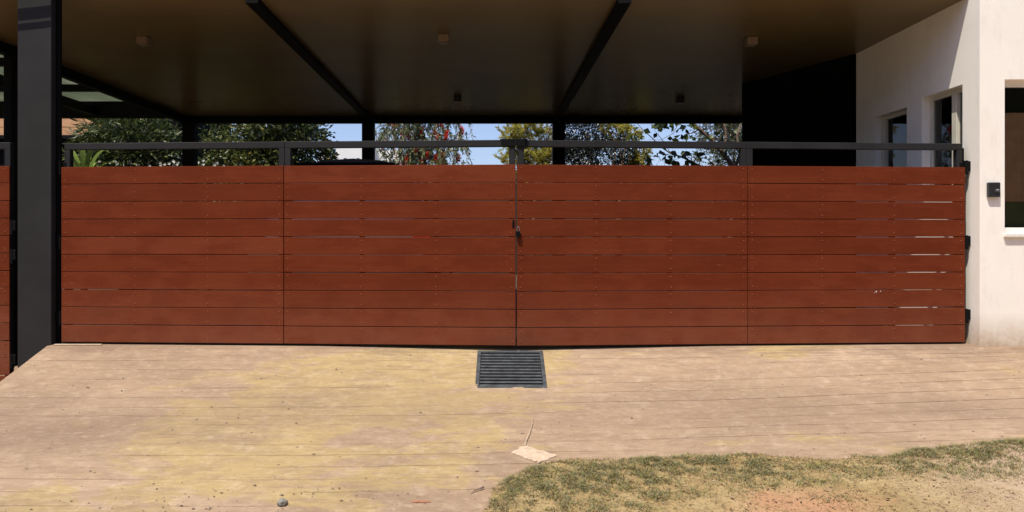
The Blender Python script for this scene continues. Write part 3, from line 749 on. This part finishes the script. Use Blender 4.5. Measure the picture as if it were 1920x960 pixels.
M_l3 = m_leaf('bottlebrush_leaves', [(0, (.06, .09, .03)), (.5, (.16, .20, .07)), (.8, (.26, .28, .13)), (.93, (.36, .36, .22)), (1, (.36, .18, .12))], .35, .45)
M_l4 = m_leaf('golden_needles', [(0, (.20, .24, .03)), (.4, (.42, .44, .07)), (.8, (.66, .56, .12)), (1, (.75, .42, .12))], .45, .5)
M_l5 = m_leaf('dark_silver_leaves', [(0, (.010, .013, .010)), (.6, (.020, .026, .018)), (.85, (.05, .06, .05)), (1, (.30, .32, .32))], .1, .3)
M_l6 = m_leaf('round_green_leaves', [(0, (.02, .035, .01)), (.6, (.05, .075, .02)), (.9, (.12, .16, .03)), (1, (.40, .34, .05))], .3, .4)
M_l7 = m_leaf('reddish_hedge_leaves', [(0, (.025, .035, .012)), (.4, (.07, .10, .03)), (.7, (.12, .15, .06)), (.85, (.2, .10, .07)), (1, (.36, .36, .26))], .3, .5)
M_red = m_leaf('red_flowers', [(0, (.60, .03, .015)), (.6, (.78, .06, .03)), (1, (.80, .18, .08))], .3, .6)
M_white = m_leaf('white_flowers', [(0, (.7, .7, .68)), (1, (.85, .85, .8))], .2, .6)
def bpx(px, py, d, rx, ry, rz): q = P(px, py, d); return (q.x, q.y, q.z, rx, ry, rz)

# long-leaved bush behind the pergola end
d = 13.9; q = P(240, 300, d)
tree('oleander_bush', (q.x, q.y, -.05), 'dark long leaved bush in front of the orange timber band', 'bush',
     [bpx(245, 245, d, .72, .5, .45), bpx(290, 280, d+.2, .42, .5, .6), bpx(190, 280, d+.1, .45, .4, .40), bpx(245, 300, d, .75, .5, .7), bpx(215, 212, d, .38, .3, .2), bpx(175, 245, d, .16, .2, .12)],
     5200, 170, .13, .20, .035, M_l1, [([(q.x+dx*.2, q.y, -.05), (q.x+dx*.5, q.y, 1.2), (q.x+dx, q.y, 2.7)], [.05, .04, .015]) for dx in (-.6, -.1, .4)])
# second bush
d = 14.2; q = P(325, 300, d)
# broad strap-leaved plant low at the left end of the gate
d = 13.3; q = P(158, 330, d); root = thing('strap_leaved_plant', (q.x, q.y, -.03), 'plant with broad bright green strap leaves above the gate left end', 'plant')
MB().tube([(0, 0, 0), (.02, 0, 1.2), (0, 0, q.z+.03)], [.06, .05, .03], 7).build('stem', M_bark, root, True)
M_strap = m_leaf('strap_leaves', [(0, (.16, .24, .05)), (.6, (.26, .36, .09)), (1, (.36, .42, .14))], .35, .35)
for k in range(13):
    a = k*2.4+.3; ln_ = random.uniform(.42, .62); rise = random.uniform(.25, .55); wd_ = .035
    V = []; nseg = 7
    for i in range(nseg+1):
        f = i/nseg; rr = ln_*f; z = rise*math.sin(f*2.0)*1.1
        ww = wd_*math.sin(math.pi*min(1, f*.9+.12))*1.2
        ca, sa = math.cos(a), math.sin(a)
        V += [(ca*rr-sa*ww, sa*rr+ca*ww, z+.012), (ca*rr, sa*rr, z), (ca*rr+sa*ww, sa*rr-ca*ww, z+.012)]
    Fc = [f_ for i in range(nseg) for f_ in ((3*i, 3*i+1, 3*i+4, 3*i+3), (3*i+1, 3*i+2, 3*i+5, 3*i+4))]
    MB().add(V, Fc).build('leaf', M_strap, root, True, loc=(0, 0, q.z-.06))
# white-flowered shrub low
d = 13.9; q = P(270, 330, d)
wf = tree('flowering_shrub', (q.x, q.y, -.03), 'low dark shrub dotted with small white flowers just above the gate', 'shrub',
     [(q.x, q.y, 1.75, .9, .45, .50), (q.x+.9, q.y+.1, 1.7, .8, .45, .5)], 4200, 150, .1, .09, .04, M_l1, [([(q.x, q.y, -.03), (q.x, q.y, 1.5)], [.04, .02])])
fm = MB()
for k in range(46):
    c_ = Vector((random.uniform(-.75, 1.6), -.42+random.uniform(-.1, .2), random.uniform(2.22, 2.33)))
    for j in range(5):
        a = j*1.256; r = .022
        fm.add([c_, c_+Vector((r*math.cos(a-.5), -.008, r*math.sin(a-.5))), c_+Vector((1.35*r*math.cos(a), -.012, 1.35*r*math.sin(a))), c_+Vector((r*math.cos(a+.5), -.008, r*math.sin(a+.5)))], [(0, 1, 2, 3)])
fo = fm.build('flowers', M_white, wf); fo['kind'] = 'stuff'

# dense broad tree between the left rear posts
d = 15.0; q = P(490, 300, d)
tree('broadleaf_tree', (q.x, q.y, -.03), 'dense dark green broadleaf tree between the two left rear posts', 'tree',
     [bpx(520, 235, d, .75, .8, .55), bpx(465, 268, d, .62, .8, .40), bpx(560, 275, d+.1, .65, .7, .55), bpx(475, 325, d, 1.0, .9, .58), bpx(400, 285, d-.2, .30, .4, .28), bpx(600, 300, d+.3, .28, .4, .22), bpx(540, 180, d, .6, .8, .6), bpx(395, 250, d, .12, .2, .08), bpx(595, 245, d, .15, .3, .15)],
     15000, 420, .10, .115, .05, M_l2, [([(q.x, q.y, -.03), (q.x+.05, q.y, 1.2), (q.x+.25, q.y, 2.2), (q.x+.3, q.y, 3.4)], [.14, .12, .09, .03]), ([(q.x+.05, q.y, 1.2), (q.x-.4, q.y-.1, 2.1), (q.x-.7, q.y, 2.6)], [.09, .05, .02])])

# bottlebrush
d = 15.0; q = P(800, 330, d)
bt = thing('bottlebrush_tree', (q.x, q.y, -.03), 'loose weeping tree with red bottlebrush flowers between the rear posts', 'tree')
tb = MB(); o3 = Vector((q.x, q.y, -.03)); LV = []; LT = []; cnt = 0; flowers = []
C_ = []; A_ = []
for s_ in range(5):
    tp = P((735, 775, 805, 838, 860)[s_], 250-10*(s_ % 2), d+random.uniform(-.2, .2))
    tb.tube([Vector((.12*(s_-2), 0, 0)), Vector((.15*(s_-2), 0, 1.3)), (tp-o3)*.8+Vector((0, 0, -.1)), tp-o3], [.05, .035, .018, .008], 6)
for k in range(400):
    px = random.gauss(790, 42); py = random.uniform(160, 325)
    if px < 700 or px > 880: continue
    st = P(px, py, d+random.uniform(-.55, .55)); a = random.uniform(0, 6.283); ln_ = random.uniform(.22, .55)
    out = Vector((math.cos(a)*.6, math.sin(a)*.5, .25))
    pts = [st+out*ln_*f+Vector((0, 0, -ln_*1.1*f*f)) for f in (0, .3, .6, .85, 1)]
    tb.tube([p-o3 for p in pts], [.005, .004, .003, .002, .001], 3, False)
    for i in range(4):
        for j in range(7):
            p = pts[i].lerp(pts[i+1], j/7); C_.append(p-o3); dirv = (pts[i+1]-pts[i]).normalized()+Vector([random.gauss(0, .55) for _ in range(3)]); A_.append(dirv.normalized())
    if random.random() < .09: flowers.append((pts[2], pts[4]))
tb.build('trunk', M_palebark, bt, True)
C_ = np.array(C_); A_ = np.array(A_); m = len(C_)
V, T = leafmesh(C_, A_, .10*rng.uniform(.6, 1.3, m), .022*rng.uniform(.8, 1.3, m)); mesh_obj('crown', np_mesh('crown', V, T), M_l3, bt)
ex = [P(x, y, d-.3) for x, y in ((757, 244), (822, 252), (838, 246), (835, 258), (765, 290), (770, 285), (762, 296), (790, 302), (860, 290), (865, 238), (800, 285), (832, 288), (818, 290), (790, 240), (780, 277))]
flowers += [(p, p+Vector((random.uniform(-.03, .03), 0, -.13))) for p in ex]
C_ = []; A_ = []
for a, b_ in flowers:
    for j in range(130):
        p = a.lerp(b_, random.random()); C_.append(p-o3); A_.append(Vector([random.gauss(0, 1) for _ in range(3)]).normalized())
m = len(C_); V, T = leafmesh(np.array(C_), np.array(A_), .060*rng.uniform(.7, 1.2, m), .014*np.ones(m)); fo = mesh_obj('flowers', np_mesh('flowers', V, T), M_red, bt); fo['kind'] = 'stuff'

# golden feathery shrub-tree
def feathery(name, label, cat, plumes, d, mat, n_need=80, ln=.09, basepx=1000, trunkh=2.4):
    q = P(basepx, 330, d); o3 = Vector((q.x, q.y, -.03)); root = thing(name, o3, label, cat)
    tb = MB(); tb.tube([(0, 0, 0), (0, 0, 1.2), (.05, 0, trunkh)], [.08, .06, .02], 7); C_ = []; A_ = []
    for (px, py, ln_, cnt, spread) in plumes:
        c_ = P(px, py, d)-o3
        for k in range(cnt):
            dirv = Vector((random.gauss(0, 1), random.gauss(0, .8), random.gauss(.35, .7))).normalized()
            st = c_+Vector((random.gauss(0, spread), random.gauss(0, spread), random.gauss(0, spread*.8)))
            L_ = ln_*random.uniform(.5, 1.2); en = st+dirv*L_+Vector((0, 0, -.1*L_))
            tb.tube([st, st.lerp(en, .5)+Vector((0, 0, .02)), en], [.004, .003, .001], 3, False)
            for j in range(n_need):
                p = st.lerp(en, random.random()**.8); C_.append(p); A_.append((dirv+Vector([random.gauss(0, .45) for _ in range(3)])).normalized())
        tb.tube([(0, 0, 1.2), (c_*.6)+Vector((0, 0, .6)), c_], [.03, .02, .006], 5)
    tb.build('trunk', M_bark, root, True); m = len(C_)
    V, T = leafmesh(np.array(C_), np.array(A_), ln*rng.uniform(.6, 1.3, m), .011*np.ones(m)); mesh_obj('crown', np_mesh('crown', V, T), mat, root); return root
feathery('golden_shrub', 'golden yellow feathery tree left of the middle rear post', 'tree',
         [(975, 250, .34, 46, .12), (955, 258, .24, 16, .06), (990, 238, .25, 20, .08), (1028, 245, .26, 16, .07), (1035, 225, .25, 12, .08), (965, 298, .30, 26, .09), (990, 285, .28, 20, .1), (1015, 298, .3, 24, .1), (1035, 280, .25, 16, .1), (945, 305, .2, 8, .05), (1000, 312, .3, 20, .12)], 15.5, M_l4)
q = P(1015, 300, 16.3)
tree('dark_shrub', (q.x, q.y, -.03), 'dark green shrub behind the golden feathery tree', 'shrub', [bpx(1012, 300, 16.3, .42, .4, .30), bpx(1035, 290, 16.3, .3, .3, .3)], 2500, 90, .07, .07, .03, M_l6, [([(q.x, q.y, -.03), (q.x, q.y, 2.3)], [.05, .02])])
# dark silver shrub with golden tips
d = 14.3; q = P(1120, 330, d)
tree('silver_leaved_tree', (q.x, q.y, -.03), 'very dark tree with glinting silver leaves right of the middle rear post', 'tree',
     [bpx(1090, 250, d, .45, .5, .45), bpx(1125, 290, d, .75, .6, .30), bpx(1150, 245, d+.2, .30, .4, .16), bpx(1180, 300, d, .35, .4, .14), bpx(1080, 300, d, .4, .5, .5), bpx(1075, 200, d, .35, .4, .4)],
     13000, 330, .075, .060, .030, M_l5, [([(q.x, q.y, -.03), (q.x, q.y, 1.6), (q.x-.2, q.y, 2.9)], [.09, .07, .02])])
feathery('golden_tipped_shrub', 'yellow green feathery tree behind the dark silver leaved one', 'tree',
         [(1150, 245, .26, 24, .08), (1175, 250, .24, 14, .06), (1165, 235, .2, 12, .05), (1190, 262, .16, 7, .04), (1205, 292, .2, 16, .06), (1190, 298, .16, 10, .05), (1140, 232, .2, 10, .06)], 14.0, M_l4, 60, .07, 1160)

# round-leaved tree with bare branches
d = 13.4; q = P(1375, 320, d); o3 = Vector((q.x, q.y, -.03))
rt = thing('round_leaved_tree', o3, 'sparse tree with round leaves on thin arching branches beside the black wall', 'tree')
tb = MB()
def br(pxs, r0, r1, dd=0):
    pts = [P(x, y, d+dd)-o3 for x, y in pxs]; n = len(pts)
    tb.tube(pts, [r0+(r1-r0)*i/(n-1) for i in range(n)], 6)
tb.tube([(0, 0, 0), (.05, 0, 1.0), P(1380, 318, d)-o3], [.07, .06, .045], 7)
tb.tube([(0.02, 0, .3), (-.3, 0, 1.5), P(1330, 320, d)-o3], [.05, .03, .02], 7)
br([(1380, 318), (1350, 280), (1335, 262), (1312, 243), (1288, 222), (1270, 190)], .045, .022)
br([(1330, 320), (1300, 305), (1280, 295), (1258, 288), (1240, 276), (1222, 258), (1205, 243), (1190, 226)], .020, .004)
br([(1352, 284), (1362, 262), (1360, 240), (1352, 215)], .03, .014)
br([(1378, 318), (1388, 285), (1382, 255), (1392, 220)], .03, .015)
br([(1258, 288), (1240, 260), (1228, 245), (1222, 228)], .006, .002)
br([(1300, 305), (1310, 290), (1305, 275), (1322, 262)], .008, .003)
br([(1312, 243), (1290, 252), (1270, 262), (1255, 270), (1240, 262)], .010, .002)
br([(1290, 226), (1270, 235), (1262, 250), (1240, 262), (1215, 262)], .009, .002)
br([(1240, 276), (1225, 272), (1210, 276), (1195, 268)], .004, .001)
br([(1280, 295), (1262, 300), (1248, 306)], .005, .002)
br([(1322, 250), (1345, 262), (1365, 250)], .01, .004)
for k in range(40):
    x, y = random.uniform(1215, 1390), random.uniform(215, 315); br([(x, y), (x+random.uniform(-14, 14), y+random.uniform(-14, 5)), (x+random.uniform(-26, 26), y+random.uniform(-26, -2))], .004, .001, random.uniform(-.3, .6))
tb.build('trunk', M_bark, rt, True)
C_ = []; A_ = []
def lf(px, py, n=1, s_=6, dd=.12):
    for _ in range(n):
        C_.append(P(px+random.gauss(0, s_), py+random.gauss(0, s_*.8), d+random.uniform(-dd, dd))-o3); A_.append(Vector((random.gauss(0, .7), random.gauss(0, .5), random.gauss(-.6, .4))).normalized())
for x, y, n in ((1195, 238, 2), (1202, 245, 2), (1187, 252, 4), (1198, 256, 3), (1232, 232, 7), (1240, 228, 6), (1228, 236, 3), (1246, 236, 4), (1235, 250, 2), (1286, 235, 4), (1284, 242, 2), (1291, 252, 5), (1265, 258, 2), (1260, 281, 2), (1215, 293, 5), (1226, 292, 2), (1212, 304, 3), (1231, 284, 1), (1250, 288, 3), (1241, 290, 1), (1262, 298, 2), (1266, 303, 4), (1278, 291, 3), (1280, 282, 2), (1292, 285, 9), (1295, 300, 9), (1258, 304, 3), (1268, 284, 1), (1305, 288, 3), (1255, 226, 5), (1272, 224, 5), (1300, 225, 5)): lf(x, y, n, 2.6)
for k in range(70): lf(random.uniform(1230, 1390), random.uniform(200, 320), 1, 5, .4)
m = len(C_); V, T = leafmesh(np.array(C_), np.array(A_), .12*rng.uniform(.7, 1.3, m), .105*rng.uniform(.7, 1.2, m), fold=.12); mesh_obj('crown', np_mesh('crown', V, T), M_l6, rt)
# dense reddish shrubbery behind it
d = 16.5; q = P(1370, 330, d)
tree('reddish_shrub', (q.x, q.y, -.03), 'dense shrub with green and reddish leaves behind the round leaved tree', 'shrub',
     [bpx(1350, 250, d, .45, .5, .42), bpx(1385, 280, d, .55, .5, .6), bpx(1330, 300, d, .35, .4, .30), bpx(1400, 240, d, .5, .5, .5), bpx(1300, 312, d, .35, .3, .14), bpx(1345, 215, d, .5, .4, .3)],
     9000, 260, .075, .075, .030, M_l7, [([(q.x, q.y, -.03), (q.x, q.y, 1.5), (q.x+.1, q.y, 3.0)], [.08, .06, .02]), ([(q.x, q.y, 1.2), (q.x-.4, q.y, 2.6)], [.05, .02])])
# dark wall added far behind to hold back light, mostly below gate top
tag(MB().box(-9, 9.5, 13.4, 13.55, -.03, 2.72).build('light_block_wall', simple('dark_light_block', (.02, .022, .018), .9, .2, 2, .3)), 'low dark wall added beyond the trees to hold back light', 'wall')

# unseen hedge added behind the camera to darken window reflections and ambient light
hb = MB(); hx = np.arange(-26, 26.1, .8); hz = np.arange(0, 6.1, .6)
for z in hz:
    for x in hx: hb.v.append((x, -19+.9*noise.noise((x*.5, z*.7, 0))+.12*(z-3)**2*.3, z*1.7*(1+.10*noise.noise((x*.4, 1, 1)))-.72))
nx = len(hx); hb.f = [(j*nx+i, (j+1)*nx+i, (j+1)*nx+i+1, j*nx+i+1) for j in range(len(hz)-1) for i in range(nx-1)]
n0 = len(hb.v); hb.v += [(x, -21.5, z) for z in (-.72, 9.0) for x in (-26, 26)]
hb.f += [(n0, n0+1, n0+3, n0+2), (nx*(len(hz)-1), n0+2, n0+3, len(hx)*len(hz)-1)]
tag(hb.build('hedge', simple('hedge_green', (.035, .04, .015), .9, .5, 3, .8)), 'unseen dark hedge added behind the camera to darken the window panes', 'hedge')

# pale timber strip under the left end of the gate, plaster streak, paint chips
tag(MB().box(-3.66, -3.26, -.10, -.075, .001, .012, .003).build('timber_strip', M_strip), 'thin pale timber strip lying under the left end of the gate', 'timber strip')
pts = [at_ground(*p) for p in ((999, 786), (998, 796), (996, 806), (991, 818), (986, 830), (984, 838))]
ps = MB()
for i, p in enumerate(pts):
    w_ = (.001, .003, .002, .006, .004, .007)[i]
    ps.v += [(p.x-w_, p.y, surf(p.x, p.y)+.010), (p.x+w_, p.y, surf(p.x, p.y)+.010)]
ps.f = [(2*i, 2*i+2, 2*i+3, 2*i+1) for i in range(len(pts)-1)]
tag(ps.build('plaster_streak', simple('dry_plaster', (.42, .31, .21), .9, .2, 60, .5)), 'thin pale plaster streak running up the driveway from the torn scrap', 'streak')
for px, dz, w_ in ((1641, 0, .006), (1649, .004, .004), (1638, -.008, .003)):
    MB().add([(-w_, -.0172, -w_), (w_, -.0172, -w_*.5), (w_*.6, -.0172, w_), (-w_*.8, -.0172, w_*.8)], [(0, 1, 2, 3)]).build('paint_chip', M_wframe, gr, loc=(along(px, CR, HRt), 0, .452+dz))
lt_ = MB()
for i in range(2600):
    x, y = random.uniform(-.1, 4.3), random.uniform(-2.9, -1.4)
    if inside(x, y) < .0 or random.random() > .25+.9*max(0, noise.noise((x*2.5, y*5, 11))): continue
    z = verge_z(x, y)+.003; a = random.uniform(0, 6.28); l = random.uniform(.006, .018); w_ = l*.35
    ca, sa = math.cos(a), math.sin(a)
    lt_.add([(x-ca*l, y-sa*l, z), (x-sa*w_, y+ca*w_, z+.003), (x+ca*l, y+sa*l, z+.004), (x+sa*w_, y-ca*w_, z+.002)], [(0, 1, 2, 3)])
M_lit = m_leaf('fallen_leaves', [(0, (.07, .04, .025)), (.5, (.20, .11, .05)), (.85, (.36, .20, .12)), (1, (.55, .45, .36))], 0, .8)
tag(lt_.build('leaf_litter', M_lit), 'brown leaf litter scattered through the turf and sandy verge', 'leaf litter', kind='stuff')
